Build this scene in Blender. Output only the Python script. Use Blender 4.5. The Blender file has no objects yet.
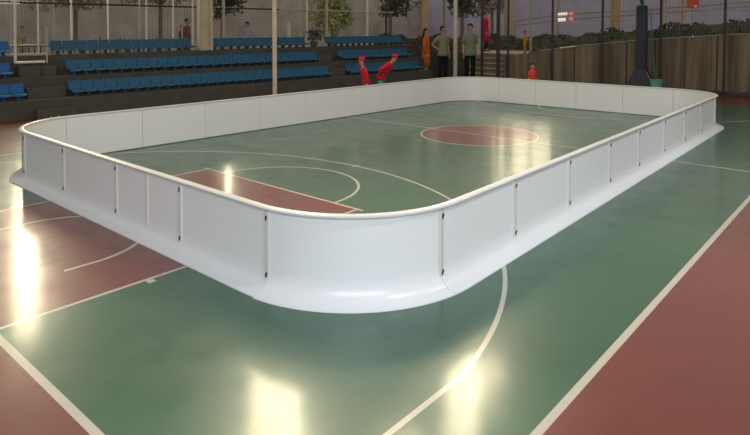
import bpy, bmesh, math, random
from mathutils import Vector, Matrix
random.seed(7)
C = bpy.context.scene.collection
PI = math.pi
SC = bpy.context.scene
SC.view_settings.view_transform = 'Standard'
SC.view_settings.look = 'None'
SC.view_settings.exposure = 0.0

# ------------------------------------------------------------------ materials
def srgb(r, g, b):
    def f(c):
        c /= 255.0
        return c / 12.92 if c <= 0.04045 else ((c + 0.055) / 1.055) ** 2.4
    return (f(r), f(g), f(b), 1.0)

class X:
    """tiny expression wrapper that turns python maths into Math nodes"""
    nt = None
    def __init__(s, v): s.v = v
    @staticmethod
    def op(name, *a):
        n = X.nt.nodes.new('ShaderNodeMath'); n.operation = name
        for i, q in enumerate(a):
            q = q.v if isinstance(q, X) else q
            if isinstance(q, (int, float)): n.inputs[i].default_value = q
            else: X.nt.links.new(q, n.inputs[i])
        return X(n.outputs[0])
    def __add__(s, o): return X.op('ADD', s, o)
    __radd__ = __add__
    def __sub__(s, o): return X.op('SUBTRACT', s, o)
    def __rsub__(s, o): return X.op('SUBTRACT', o, s)
    def __mul__(s, o): return X.op('MULTIPLY', s, o)
    __rmul__ = __mul__
    def lt(s, o): return X.op('LESS_THAN', s, o)
    def gt(s, o): return X.op('GREATER_THAN', s, o)
    def abs(s): return X.op('ABSOLUTE', s)
    def sqrt(s): return X.op('SQRT', s)
    def max(s, o): return X.op('MAXIMUM', s, o)
    def min(s, o): return X.op('MINIMUM', s, o)

def mat(name, col, rough=0.6, metal=0.0, vary=0.12, scale=8.0, col2=None, bump=0.0, spec=0.5, obj_coords=True):
    m = bpy.data.materials.new(name); m.use_nodes = True
    nt = m.node_tree; b = nt.nodes['Principled BSDF']
    b.inputs['Roughness'].default_value = rough
    b.inputs['Metallic'].default_value = metal
    b.inputs['Specular IOR Level'].default_value = spec
    tc = nt.nodes.new('ShaderNodeTexCoord')
    nz = nt.nodes.new('ShaderNodeTexNoise'); nz.inputs['Scale'].default_value = scale; nz.inputs['Detail'].default_value = 4
    nt.links.new(tc.outputs['Object'], nz.inputs['Vector'])
    rp = nt.nodes.new('ShaderNodeValToRGB')
    rp.color_ramp.elements[0].position = 0.3; rp.color_ramp.elements[1].position = 0.7
    c = col
    d = col2 if col2 else tuple(min(1, x * (1 + vary)) for x in c[:3]) + (1,)
    e = c if col2 else tuple(x * (1 - vary) for x in c[:3]) + (1,)
    rp.color_ramp.elements[0].color = e; rp.color_ramp.elements[1].color = d
    nt.links.new(nz.outputs['Fac'], rp.inputs['Fac'])
    nt.links.new(rp.outputs['Color'], b.inputs['Base Color'])
    if bump:
        bp = nt.nodes.new('ShaderNodeBump'); bp.inputs['Strength'].default_value = bump; bp.inputs['Distance'].default_value = 0.02
        nt.links.new(nz.outputs['Fac'], bp.inputs['Height']); nt.links.new(bp.outputs['Normal'], b.inputs['Normal'])
    return m

# court dimensions (a small court, in metres)
CL, CW, KW, KD, R3, RC, LW = 7.698, 4.197, 1.309, 3.245, 3.738, 0.973, 0.044

def floor_material():
    m = bpy.data.materials.new('court_paint'); m.use_nodes = True
    nt = m.node_tree; X.nt = nt; b = nt.nodes['Principled BSDF']
    tc = nt.nodes.new('ShaderNodeTexCoord')
    sp = nt.nodes.new('ShaderNodeSeparateXYZ'); nt.links.new(tc.outputs['Object'], sp.inputs[0])
    x, y = X(sp.outputs['X']), X(sp.outputs['Y'])
    h = LW / 2; hi = .016
    ax, ay = x.abs(), y.abs()
    def circ(cx, cy):
        dx, dy = x - cx, y - cy
        return (dx * dx + dy * dy).sqrt()
    inside = x.gt(-CL) * x.lt(7.25) * ay.lt(CW)
    rc = circ(0, 0)
    bx = CL - 0.882                                  # basket position
    # mirrored halves: work in |x|
    dxk = ax - (CL - KD)
    rft = (dxk * dxk + y * y).sqrt()
    dxb = ax - bx
    r3 = (dxb * dxb + y * y).sqrt()
    key = ax.gt(CL - KD) * ay.lt(KW) * ax.lt(CL)
    red = (1 - inside).max(key).max(rc.lt(RC))
    lines = []
    lines.append((x + CL).abs().lt(h) * ay.lt(CW + h))
    lines.append((ay - CW).abs().lt(h) * ax.lt(CL + h))
    lines.append(x.abs().lt(hi) * ay.lt(CW))
    lines.append((rc - RC).abs().lt(hi))
    lines.append((ay - KW).abs().lt(hi) * ax.gt(CL - KD - h) * ax.lt(CL))
    lines.append((ax - (CL - KD)).abs().lt(hi) * ay.lt(KW + 0.07))
    lines.append((rft - RC).abs().lt(hi) * ax.lt(CL - KD))
    yc = CW - 0.504
    xj = math.sqrt(R3 * R3 - yc * yc) if R3 > yc else 0.3
    lines.append((r3 - R3).abs().lt(hi) * ax.lt(bx - xj))
    lines.append((ay - yc).abs().lt(hi) * ax.gt(bx - xj) * ax.lt(CL))
    rn = 0.70                                       # no-charge arc and its straight ends
    lines.append((r3 - rn).abs().lt(hi) * ax.lt(bx))
    lines.append((ay - rn).abs().lt(hi) * ax.gt(bx) * ax.lt(bx + 0.22))
    # little lane marks outside the key
    for xm in (CL - 1.0, CL - 1.5, CL - 2.0):
        lines.append((ax - xm).abs().lt(0.028) * ay.gt(KW) * ay.lt(KW + 0.075))
    lines.append((ax - (bx - R3)).abs().lt(0.05) * y.abs().lt(0.02))
    w = lines[0]
    for l in lines[1:]: w = w.max(l)
    # wear
    def noise(scale, detail=3.0, rough=0.55):
        n = nt.nodes.new('ShaderNodeTexNoise'); n.inputs['Scale'].default_value = scale
        n.inputs['Detail'].default_value = detail; n.inputs['Roughness'].default_value = rough
        nt.links.new(tc.outputs['Object'], n.inputs['Vector']); return n.outputs['Fac']
    def mix(fac, a, c, blend='MIX'):
        n = nt.nodes.new('ShaderNodeMix'); n.data_type = 'RGBA'; n.blend_type = blend
        f = fac.v if isinstance(fac, X) else fac
        if isinstance(f, (int, float)): n.inputs['Factor'].default_value = f
        else: nt.links.new(f, n.inputs['Factor'])
        for i, q in (('A', a), ('B', c)):
            s = [k for k in n.inputs if k.name == i and k.type == 'RGBA'][0]
            if isinstance(q, tuple): s.default_value = q
            else: nt.links.new(q, s)
        return [k for k in n.outputs if k.type == 'RGBA'][0]
    def ramp(src, p0, p1, c0, c1):
        r = nt.nodes.new('ShaderNodeValToRGB'); e = r.color_ramp.elements
        e[0].position = p0; e[1].position = p1; e[0].color = c0; e[1].color = c1
        nt.links.new(src, r.inputs['Fac']); return r.outputs['Color']
    g = ramp(noise(0.8, 5), 0.3, 0.7, GREEN1, GREEN2)
    r_ = ramp(noise(0.7, 5), 0.3, 0.7, RED1, RED2)
    base = mix(red, g, r_)
    base = mix(w * 0.85, base, srgb(196, 188, 172))
    nt.links.new(base, b.inputs['Base Color'])
    rr = nt.nodes.new('ShaderNodeMapRange'); nt.links.new(noise(2.5, 6, 0.7), rr.inputs['Value'])
    rr.inputs['From Min'].default_value = 0.3; rr.inputs['From Max'].default_value = 0.7
    rr.inputs['To Min'].default_value = 0.26; rr.inputs['To Max'].default_value = 0.46
    nt.links.new(rr.outputs[0], b.inputs['Roughness'])
    b.inputs['Specular IOR Level'].default_value = 0.6
    b.inputs['Coat Weight'].default_value = 0.45; b.inputs['Coat Roughness'].default_value = 0.14
    bp = nt.nodes.new('ShaderNodeBump'); bp.inputs['Strength'].default_value = 0.06; bp.inputs['Distance'].default_value = 0.02
    nt.links.new(noise(9, 5, 0.6), bp.inputs['Height']); nt.links.new(bp.outputs['Normal'], b.inputs['Normal'])
    return m
GREEN1, GREEN2 = srgb(34, 78, 55), srgb(42, 89, 64)
RED1, RED2 = srgb(97, 38, 29), srgb(112, 46, 36)

def streak_wall_material():
    """stained concrete panels: vertical streaks and panel joints"""
    m = bpy.data.materials.new('stained_concrete'); m.use_nodes = True
    nt = m.node_tree; b = nt.nodes['Principled BSDF']; b.inputs['Roughness'].default_value = 0.9
    tc = nt.nodes.new('ShaderNodeTexCoord'); mp = nt.nodes.new('ShaderNodeMapping')
    mp.inputs['Scale'].default_value = (1, 3.2, 0.22)
    nt.links.new(tc.outputs['Object'], mp.inputs['Vector'])
    n = nt.nodes.new('ShaderNodeTexNoise'); n.inputs['Scale'].default_value = 1.6; n.inputs['Detail'].default_value = 6
    nt.links.new(mp.outputs[0], n.inputs['Vector'])
    r = nt.nodes.new('ShaderNodeValToRGB'); e = r.color_ramp.elements
    e[0].position = 0.32; e[0].color = srgb(84, 74, 58); e[1].position = 0.68; e[1].color = srgb(142, 128, 102)
    nt.links.new(n.outputs['Fac'], r.inputs['Fac'])
    X.nt = nt
    sp = nt.nodes.new('ShaderNodeSeparateXYZ'); nt.links.new(tc.outputs['Object'], sp.inputs[0])
    fr = X.op('FRACT', X(sp.outputs['Y']) * 1.25)
    j = fr.lt(0.06)
    mx = nt.nodes.new('ShaderNodeMix'); mx.data_type = 'RGBA'
    nt.links.new(j.v, mx.inputs['Factor'])
    A = [k for k in mx.inputs if k.name == 'A' and k.type == 'RGBA'][0]; B = [k for k in mx.inputs if k.name == 'B' and k.type == 'RGBA'][0]
    nt.links.new(r.outputs['Color'], A); B.default_value = srgb(72, 64, 54)
    nt.links.new([k for k in mx.outputs if k.type == 'RGBA'][0], b.inputs['Base Color'])
    return m

M = {}
M['floor'] = floor_material()
M['board'] = mat('white_board', srgb(226, 227, 228), 0.3, vary=0.015, scale=2)
M['rail'] = mat('white_rail', srgb(214, 212, 205), 0.3, vary=0.02, scale=3)
M['skirt'] = mat('white_skirt', srgb(222, 223, 224), 0.28, vary=0.015, scale=2)
M['seam'] = mat('seam_grey', srgb(150, 152, 156), 0.5, vary=0.05)
M['black'] = mat('black_plastic', srgb(22, 22, 24), 0.4)
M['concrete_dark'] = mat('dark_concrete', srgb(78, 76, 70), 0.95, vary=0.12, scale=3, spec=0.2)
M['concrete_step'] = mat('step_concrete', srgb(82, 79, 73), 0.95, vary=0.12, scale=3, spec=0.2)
M['seat'] = mat('blue_seat', srgb(38, 92, 124), 0.55, vary=0.1, scale=5, spec=0.3)
M['seat2'] = mat('blue_seat_bright', srgb(34, 92, 146), 0.55, vary=0.08, scale=5, spec=0.3)
M['seat3'] = mat('blue_seat_dull', srgb(46, 88, 112), 0.6, vary=0.1, scale=5, spec=0.25)
M['wall'] = streak_wall_material()
M['post'] = mat('dark_post', srgb(52, 50, 54), 0.6)
M['wire'] = mat('fence_wire', srgb(112, 110, 104), 0.6)
M['pale_post'] = mat('pale_pole', srgb(212, 207, 192), 0.5)
M['dull_post'] = mat('dull_pole', srgb(164, 160, 150), 0.6)
M['white_pole'] = mat('white_pole', srgb(204, 192, 176), 0.4)
M['column'] = mat('column_plaster', srgb(176, 166, 142), 0.85, vary=0.1, scale=2)
M['column_tan'] = mat('tan_plaster', srgb(178, 156, 116), 0.85, vary=0.1, scale=2)
M['column_white'] = mat('pale_plaster', srgb(176, 164, 140), 0.85, vary=0.14, scale=3)
M['orange_pole'] = mat('orange_pole', srgb(206, 140, 78), 0.6)
M['red_paint'] = mat('red_orange_paint', srgb(204, 80, 46), 0.5)
M['navy'] = mat('navy_padding', srgb(34, 36, 58), 0.6, vary=0.1)
M['steel'] = mat('edge_steel', srgb(150, 140, 130), 0.4, metal=0.4)
M['mint'] = mat('mint_plastic', srgb(84, 170, 140), 0.45, vary=0.08)
M['green_pole'] = mat('green_pole', srgb(48, 96, 76), 0.5)
M['teal'] = mat('teal_metal', srgb(60, 128, 120), 0.5)
M['ground'] = mat('yard_concrete', srgb(150, 144, 138), 0.9, vary=0.15, scale=0.8)
M['haze'] = mat('lavender_haze', srgb(188, 184, 208), 0.95, vary=0.12, scale=0.5, spec=0.1)  # distant haze put into the colour
M['back'] = mat('grey_facade', srgb(182, 176, 168), 0.95, vary=0.2, scale=0.7, spec=0.1)
M['stair'] = mat('worn_step', srgb(118, 104, 90), 0.9, vary=0.15, scale=4)
M['purple'] = mat('purple_grey_bars', srgb(64, 56, 70), 0.7)
M['bark'] = mat('bark', srgb(120, 108, 92), 0.9, vary=0.2, scale=10, bump=0.3)
def leafmat(n, c, d):
    return mat(n, c, 0.7, col2=d, scale=1.6, spec=0.2)
M['leaf_lime'] = leafmat('lime_leaves', srgb(136, 142, 84), srgb(184, 186, 122))
M['leaf_grey'] = leafmat('grey_leaves', srgb(128, 126, 110), srgb(176, 168, 150))
M['leaf_dark'] = leafmat('dark_leaves', srgb(70, 74, 62), srgb(108, 110, 92))
M['leaf_olive'] = leafmat('olive_leaves', srgb(62, 60, 46), srgb(98, 92, 70))
M['skin'] = mat('skin', srgb(176, 128, 100), 0.55, vary=0.05)
M['hair'] = mat('black_hair', srgb(24, 20, 20), 0.5, vary=0.2, scale=40)
M['hair_brown'] = mat('brown_hair', srgb(110, 66, 44), 0.5, vary=0.2, scale=40)
M['eye'] = mat('eye', srgb(30, 22, 20), 0.2)
M['lip'] = mat('lip', srgb(150, 86, 76), 0.5)
M['shoe'] = mat('shoe', srgb(40, 38, 40), 0.5)
def glow(name, col, strength):
    m = bpy.data.materials.new(name); m.use_nodes = True; b = m.node_tree.nodes['Principled BSDF']
    b.inputs['Base Color'].default_value = col; b.inputs['Emission Color'].default_value = col; b.inputs['Emission Strength'].default_value = strength
    return m
M['lit_white'] = glow('lit_white_lamp', (1, .96, .92, 1), .55)
M['lit_red'] = glow('lit_red_lamp', (.9, .2, .14, 1), .5)
CLOTH = {}
def cloth(r, g, b):
    k = (r, g, b)
    if k not in CLOTH: CLOTH[k] = mat('cloth_%d' % len(CLOTH), srgb(r, g, b), 0.85, vary=0.1, scale=12, spec=0.2)
    return CLOTH[k]

# ------------------------------------------------------------------ mesh helpers
def link(name, bm, m, parent=None, smooth=False, loc=None):
    me = bpy.data.meshes.new(name)
    bmesh.ops.recalc_face_normals(bm, faces=bm.faces[:])
    if smooth:
        for f in bm.faces: f.smooth = True
    bm.to_mesh(me); bm.free()
    o = bpy.data.objects.new(name, me); C.objects.link(o)
    me.materials.append(m)
    if parent: o.parent = parent
    if loc: o.location = loc
    return o
def soften(o, deg=40):
    me = o.data
    for f in me.polygons: f.use_smooth = True
    me.set_sharp_from_angle(angle=math.radians(deg))
    return o
def tag(o, label=None, cat=None, group=None, kind=None):
    if label: o['label'] = label
    if cat: o['category'] = cat
    if group: o['group'] = group
    if kind: o['kind'] = kind
    return o
def thing(name, label, cat, loc=(0, 0, 0), rz=0, group=None):
    o = bpy.data.objects.new(name, None); C.objects.link(o)
    o.location = loc; o.rotation_euler = (0, 0, rz); o.empty_display_size = 0.1
    return tag(o, label, cat, group)
def box(bm, x0, x1, y0, y1, z0, z1, bev=0.0):
    vs = [bm.verts.new(p) for p in ((x0,y0,z0),(x1,y0,z0),(x1,y1,z0),(x0,y1,z0),(x0,y0,z1),(x1,y0,z1),(x1,y1,z1),(x0,y1,z1))]
    fs = [bm.faces.new([vs[i] for i in q]) for q in ((0,3,2,1),(4,5,6,7),(0,1,5,4),(1,2,6,5),(2,3,7,6),(3,0,4,7))]
    if bev:
        es = list({e for f in fs for e in f.edges})
        bmesh.ops.bevel(bm, geom=es, offset=bev, segments=2, affect='EDGES')
def tube(bm, p0, p1, r0, r1=None, n=10, caps=True):
    r1 = r0 if r1 is None else r1
    p0, p1 = Vector(p0), Vector(p1); d = (p1 - p0).normalized()
    a = d.orthogonal().normalized(); b = d.cross(a)
    R = []
    for p, r in ((p0, r0), (p1, r1)):
        R.append([bm.verts.new(p + (a * math.cos(2*PI*i/n) + b * math.sin(2*PI*i/n)) * r) for i in range(n)])
    for i in range(n):
        bm.faces.new((R[0][i], R[0][(i+1) % n], R[1][(i+1) % n], R[1][i]))
    if caps:
        bm.faces.new(R[0][::-1]); bm.faces.new(R[1])
def loft(bm, rings, caps=True):
    R = [[bm.verts.new(p) for p in r] for r in rings]; n = len(R[0])
    for a, b in zip(R, R[1:]):
        for i in range(n):
            bm.faces.new((a[i], a[(i+1) % n], b[(i+1) % n], b[i]))
    if caps:
        bm.faces.new(R[0][::-1]); bm.faces.new(R[-1])
def ering(cx, cy, z, rx, ry, n=14):
    return [(cx + rx*math.cos(2*PI*i/n), cy + ry*math.sin(2*PI*i/n), z) for i in range(n)]
def ball(bm, c, rx, ry, rz, u=10, v=7):
    m = Matrix.Translation(c) @ Matrix.Diagonal((rx, ry, rz, 1))
    bmesh.ops.create_uvsphere(bm, u_segments=u, v_segments=v, radius=1, matrix=m)
B = bmesh.new

# ------------------------------------------------------------------ camera
# the photograph is the lower part of a taller frame: a level lens with a vertical shift
CAM = Vector((-8.89267, -5.40439, 1.83674)); YAW, PIT, ROLL, F, CY = 0.716638, 0.033733, 0.001523, 607.051, 46.755
cd = bpy.data.cameras.new('camera'); co = bpy.data.objects.new('camera', cd); C.objects.link(co)
fw = Vector((math.cos(YAW)*math.cos(PIT), math.sin(YAW)*math.cos(PIT), -math.sin(PIT)))
rt = Vector((math.sin(YAW), -math.cos(YAW), 0)); up = rt.cross(fw)
r2 = rt*math.cos(ROLL) + up*math.sin(ROLL); u2 = -rt*math.sin(ROLL) + up*math.cos(ROLL)
mw = Matrix((r2, u2, -fw)).transposed().to_4x4(); mw.translation = CAM
co.matrix_world = mw
cd.sensor_fit = 'HORIZONTAL'; cd.sensor_width = 36; cd.lens = F * 36 / 750; cd.shift_y = -(217.5 - CY) / 750; cd.clip_end = 300
SC.camera = co

# ------------------------------------------------------------------ floor and setting
bm = B()
vs = [bm.verts.new(p) for p in ((-24, -22, 0), (9.8, -22, 0), (9.8, 10.5, 0), (-24, 10.5, 0))]; bm.faces.new(vs)
tag(link('floor', bm, M['floor']), 'glossy green and dark red sports court floor with white lines', kind='structure')

# ------------------------------------------------------------------ the rink
QUAD = [Vector(p) for p in ((-6.25, -3.015), (4.27, -2.85), (4.12, 2.95), (-6.235, 3.29))]
RAD, H = 0.955, 0.595
def rink_path():
    pts = []
    for i in range(4):
        P, A, Bq = QUAD[i], QUAD[i-1], QUAD[(i+1) % 4]
        a = (A - P).normalized(); b = (Bq - P).normalized()
        ang = math.acos(a.dot(b)); t = RAD / math.tan(ang/2); c = P + (a + b).normalized() * RAD / math.sin(ang/2)
        p0, p1 = P + a*t - c, P + b*t - c
        a0 = math.atan2(p0.y, p0.x); d = (math.atan2(p1.y, p1.x) - a0 + PI) % (2*PI) - PI
        arc = [c + RAD * Vector((math.cos(a0 + d*k/20), math.sin(a0 + d*k/20))) for k in range(21)]
        pts += arc
        nP, nA, nB = QUAD[(i+1) % 4], P, QUAD[(i+2) % 4]
        aa = (nA - nP).normalized(); bb = (nB - nP).normalized()
        e = nP + aa * RAD / math.tan(math.acos(aa.dot(bb))/2)
        n = 40
        pts += [arc[-1].lerp(e, k/n) for k in range(1, n)]
    return pts
PATH = rink_path(); NP = len(PATH)
CUM = [0.0]
for i in range(NP): CUM.append(CUM[-1] + (PATH[(i+1) % NP] - PATH[i]).length)
TOT = CUM[-1]
def at(s):
    s %= TOT
    lo, hi = 0, NP
    while hi - lo > 1:
        mid = (lo + hi)//2
        if CUM[mid] <= s: lo = mid
        else: hi = mid
    a, b = PATH[lo], PATH[(lo+1) % NP]
    t = (s - CUM[lo]) / (CUM[lo+1] - CUM[lo])
    e = 0.06
    return a.lerp(b, t)
def normal(s):
    d = (at(s + 0.04) - at(s - 0.04)).normalized()
    return Vector((d.y, -d.x))        # outward: the path runs anticlockwise
def near_s(x, y):
    best, bs = 1e9, 0
    for k in range(2000):
        s = TOT*k/2000; d = (at(s) - Vector((x, y))).length
        if d < best: best, bs = d, s
    return bs
XR = [-5.42, -4.36, -3.24, -2.11, -1.07, 0.06, 1.16, 2.25, 3.30]
YS = [-1.93, -0.94, 0.05, 1.01, 1.96]
XF = [3.15 - k*1.068 for k in range(9)]
YL = [2.36, 1.25, 0.08, -1.02, -2.13]
joints = [near_s(x, -2.92) for x in XR] + [near_s(4.09, y) for y in YS] + [near_s(x, 3.1) for x in XF] + [near_s(-6.28, y) for y in YL]
ORD = ['first', 'second', 'third', 'fourth', 'fifth', 'sixth', 'seventh', 'eighth']
labels = []
for k in range(8): labels.append('straight white rink board on the near right side, %s after the near curved corner' % ORD[k])
labels.append('curved white corner board at the right end of the rink')
for k in range(4): labels.append('straight white rink board on the far right end, %s counted from the right corner' % ORD[k])
labels.append('curved white corner board at the far back of the rink, before the pale pole')
for k in range(8): labels.append('straight white rink board on the long side below the bleachers, %s from the back corner' % ORD[k])
labels.append('curved white corner board at the far left of the rink')
for k in range(4): labels.append('straight white rink board on the near left end, %s from the left corner' % ORD[k])
labels.append('large curved white corner board nearest the camera')

def sweep(bm, prof, s0, s1, base, closed=True, n=None):
    n = n or max(2, int((s1 - s0)/0.07))
    rings = []
    for k in range(n+1):
        s = s0 + (s1 - s0)*k/n; p = at(s); nn = normal(s)
        rings.append([(p.x + nn.x*o - base.x, p.y + nn.y*o - base.y, z) for o, z in prof])
    loft(bm, rings)
def cbox(bm, s, w, o0, o1, z0, z1, base):
    sweep(bm, [(o0, z0), (o1, z0), (o1, z1), (o0, z1)], s - w/2, s + w/2, base, n=1)
SHEET = [(-.012, .012), (.012, .012), (.012, .568), (-.012, .568)]
RAIL = [(-.014, .569), (-.018, .575), (-.018, .590), (-.012, .596), (.036, .596), (.042, .591), (.042, .581), (.038, .577), (.016, .577), (.014, .569)]
def skirt_prof(extra):
    top = [(.0125, .150), (.018, .108), (.030, .072), (.050, .044), (.084, .023), (.134 + extra, .010)]
    return top + [(.136 + extra, .001), (.090, .001), (.04, .001), (.012, .001)]
for k in range(len(joints)):
    s0, s1 = joints[k], joints[(k+1) % len(joints)]
    if s1 <= s0: s1 += TOT
    mid = at((s0+s1)/2); base = mid
    curved = 'curved' in labels[k]
    t = thing('rink_board', labels[k], 'rink board', (mid.x, mid.y, 0), 0, 'boards of the white rink')
    g = 0.003
    bm = B(); sweep(bm, SHEET, s0+g, s1-g, base); soften(link('panel', bm, M['board'], t))
    bm = B(); sweep(bm, RAIL, s0+.001, s1-.001, base); rl = soften(link('top_rail', bm, M['rail'], t))
    bm = B(); sweep(bm, skirt_prof(.010 if curved else 0), s0+.0015, s1-.0015, base); soften(link('base_flange', bm, M['skirt'], t))
    ribs = []
    for s in (s0 + .014, s1 - .014):
        bm = B(); cbox(bm, s, .018, .0122, .024, .085, .567, base); rb = link('rib', bm, M['rail'], t); ribs.append(rb)
    if labels[k].startswith('straight white rink board on the near left end, third'):
        sm = near_s(-6.28, -0.49)
        bm = B(); cbox(bm, sm, .03, .0122, .022, .085, .567, base); link('rib', bm, M['rail'], t)
    # black clips that lock this board to the next one
    for z in (.125, .520):
        bm = B()
        cbox(bm, s0 + .004, .009, .0242, .031, z - .018, z + .002, base)
        cbox(bm, s0 + .009, .007, .0242, .034, z + .001, z + .016, base)
        o = link('clip', bm, M['black'], ribs[0]); o['label'] = 'small black locking clip'
    if k == 22:
        for ds in (.10, .22):
            bm = B(); p = at(s0 + ds); ball(bm, (p.x - base.x, p.y - base.y, .602), .016, .016, .010); o = link('glint_dot', bm, M['rail'], rl, smooth=True); o['label'] = 'white dot standing in for a glint on the rail'  # small white dots modelled in place of glints on the rail

# ------------------------------------------------------------------ bleachers
BA = -math.radians(4.6)
BO = Vector((-3.6, 7.8, 0))
def bl(u, v, z=0):
    c, s = math.cos(BA), math.sin(BA)
    return Vector((BO.x + u*c - v*s, BO.y + u*s + v*c, z))
TREAD = [(.36, -.36, .32), (.76, .32, .92), (1.19, .92, 1.62)]     # z, front v, back v
U0, U1 = -4.5, 12.1
TIERS = ['lowest', 'middle', 'top']
for k, (z, v0, v1) in enumerate(TREAD):
    t = thing('bleacher_tier', 'dark grey concrete bleacher step, the %s of three tiers' % TIERS[k], 'bleacher', BO, BA, 'bleacher tiers')
    zb = (0, .361, .761)[k]
    # the tread and its slightly darker riser face
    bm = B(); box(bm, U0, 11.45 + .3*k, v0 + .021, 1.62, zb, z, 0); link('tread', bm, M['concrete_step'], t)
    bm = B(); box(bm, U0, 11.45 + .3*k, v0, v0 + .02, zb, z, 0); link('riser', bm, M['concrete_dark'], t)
for ua, ub, where in ((-.70, .02, 'at the left between the seat blocks'), (7.29, 7.83, 'between the right seat blocks')):
    t = thing('aisle_stairs', 'dark concrete aisle steps ' + where, 'stairs', BO, BA)
    for z0, z, v0, v1 in ((.001, .18, -.62, -.362), (.361, .56, .02, .318), (.761, .97, .62, .918)):
        bm = B(); box(bm, ua, ub, v0, v1, z0, z); link('step', bm, M['concrete_step'], t)

def seat_bm():
    bm = B()
    w, th = .124, .012
    prof = [(-.15, .100), (-.145, .122), (-.10, .128), (-.02, .118), (.05, .124), (.085, .160), (.105, .25), (.122, .318)]
    secs = []
    for (y, z) in prof: secs.append((y, z))
    n = len(secs)
    cols = []
    xs = [(-1, .018), (-.86, .0), (-.4, -.006), (.4, -.006), (.86, 0), (1, .018)]
    front = []; back = []
    for (y, z) in secs:
        tw = w*(1 if z < .3 else .93)
        front.append([bm.verts.new((x*tw, y, z + d)) for x, d in xs])
    for i, (y, z) in enumerate(secs):
        tw = w*(1 if z < .3 else .93)
        oy, oz = (0, -th) if i < 5 else (th, 0)
        back.append([bm.verts.new((x*tw, y + oy, z + oz + d)) for x, d in xs])
    m = len(xs)
    for i in range(n-1):
        for j in range(m-1):
            bm.faces.new((front[i][j], front[i][j+1], front[i+1][j+1], front[i+1][j]))
            bm.faces.new((back[i][j], back[i+1][j], back[i+1][j+1], back[i][j+1]))
        bm.faces.new((front[i][0], front[i+1][0], back[i+1][0], back[i][0]))
        bm.faces.new((front[i][-1], back[i][-1], back[i+1][-1], front[i+1][-1]))
    for j in range(m-1):
        bm.faces.new((front[0][j], back[0][j], back[0][j+1], front[0][j+1]))
        bm.faces.new((front[-1][j], front[-1][j+1], back[-1][j+1], back[-1][j]))
    box(bm, -.03, .03, -.04, .04, 0.001, .112)
    return bm
protos = {}
def seats(u0, u1, row, label, group, key):
    z = TREAD[row][0]; v = [-.04, .56, 1.16][row]
    n = max(1, round((u1 - u0)/.258)); d = (u1 - u0)/n
    for i in range(n):
        p = bl(u0 + d*(i + .5), v, z)
        if key not in protos:
            o = link('stadium_seat', seat_bm(), M[key], smooth=False); protos[key] = o
        else:
            o = protos[key].copy(); C.objects.link(o)
        o.location = p; o.rotation_euler = (0, 0, BA)
        tag(o, label, 'seat', group)
seats(.07, 7.20, 0, 'blue plastic seat in the front bleacher row left of the stairs behind the white pole', 'front row seats, middle block', 'seat')
seats(7.88, 11.15, 0, 'blue plastic seat in the front bleacher row near the orange-clad person', 'front row seats, right block', 'seat')
seats(-1.53, -.76, 0, 'bright blue plastic seat in the front bleacher row at the left frame edge', 'front row seats, left block', 'seat2')
seats(.22, 7.24, 1, 'blue plastic seat in the middle bleacher row behind the white pole', 'middle row seats, middle block', 'seat')
seats(8.08, 11.25, 1, 'blue plastic seat in the middle bleacher row at its right end', 'middle row seats, right block', 'seat')
seats(-1.37, -.85, 1, 'bright blue plastic seat in the middle bleacher row at the left edge', 'middle row seats, left block', 'seat2')
seats(.08, 3.5, 2, 'dull blue plastic seat in the top bleacher row left of the thick column', 'top row seats, left of the column', 'seat3')
seats(4.0, 7.26, 2, 'dull blue plastic seat in the top bleacher row right of the thick column', 'top row seats, right of the column', 'seat3')
seats(8.05, 11.6, 2, 'dull blue plastic seat in the top bleacher row at its right end', 'top row seats, right block', 'seat3')
seats(-1.25, -.73, 2, 'bright blue plastic seat in the top bleacher row at the left edge', 'top row seats, left block', 'seat2')

# thick column standing on the top tier
p = bl(3.76, .98, TREAD[2][0] + .001)
t = thing('concrete_column', 'thick beige column standing in the top bleacher row', 'column', p, BA)
bm = B(); box(bm, -.19, .05, -.12, .12, 0, 3.6, .03); link('shaft', bm, M['column'], t)
bm = B(); box(bm, .055, .19, -.10, .12, 0, 3.6, .02); o = link('side_shaft', bm, M['column_white'], t); o['label'] = 'paler strip along the right of the column'

# white tubular frame on the stairs
c = bl(-.77, .60, .761)
t = thing('railing_frame', 'white tubular railing frame at the top of the left bleacher stairs', 'railing', c, BA)
bm = B(); tube(bm, (0, 0, .30), (.01, 0, 1.75), .030, n=10); link('post', bm, M['white_pole'], t)
bm = B(); tube(bm, (.60, 0, .28), (.60, 0, 1.06), .018, n=8); o = link('post', bm, M['dull_post'], t); o['label'] = 'thin grey post'
bm = B(); tube(bm, (0, 0, .31), (.56, 0, .31), .026); link('bottom_rail', bm, M['pale_post'], t)
for x in (.06, .50):
    bm = B(); tube(bm, (x, 0, .001), (x, 0, .31), .016, n=8); o = link('foot', bm, M['post'], t); o['label'] = 'dark short foot'
for z in (.48, .67):
    bm = B(); tube(bm, (-.10, 0, z), (.62, 0, z), .018); link('crossbar', bm, M['dull_post'], t)
bm = B(); tube(bm, (-.6, 0, 1.53), (.10, 0, 1.53), .022); link('crossbar', bm, M['pale_post'], t)

# ------------------------------------------------------------------ slim poles in front
def pole(name, label, cat, x, y, z, h, r, m, extras=None):
    t = thing(name, label, cat, (x, y, z))
    bm = B(); tube(bm, (0, 0, 0), (0, 0, h), r, r*.92, n=14); link('shaft', bm, m, t)
    bm = B(); tube(bm, (0, 0, 0), (0, 0, .03), r*2.2, r*2.0, n=14); link('base_plate', bm, m, t)
    return t
pole('metal_pole', 'tall white pole in front of the bleachers behind the rink', 'pole', *(1.02, 6.60, 0), 4.6, .058, M['white_pole'])
pole('metal_pole', 'tall pinkish white pole between two standing men at the back corner', 'pole', 9.05, 6.48, 0, 4.4, .075, M['white_pole'])

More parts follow.
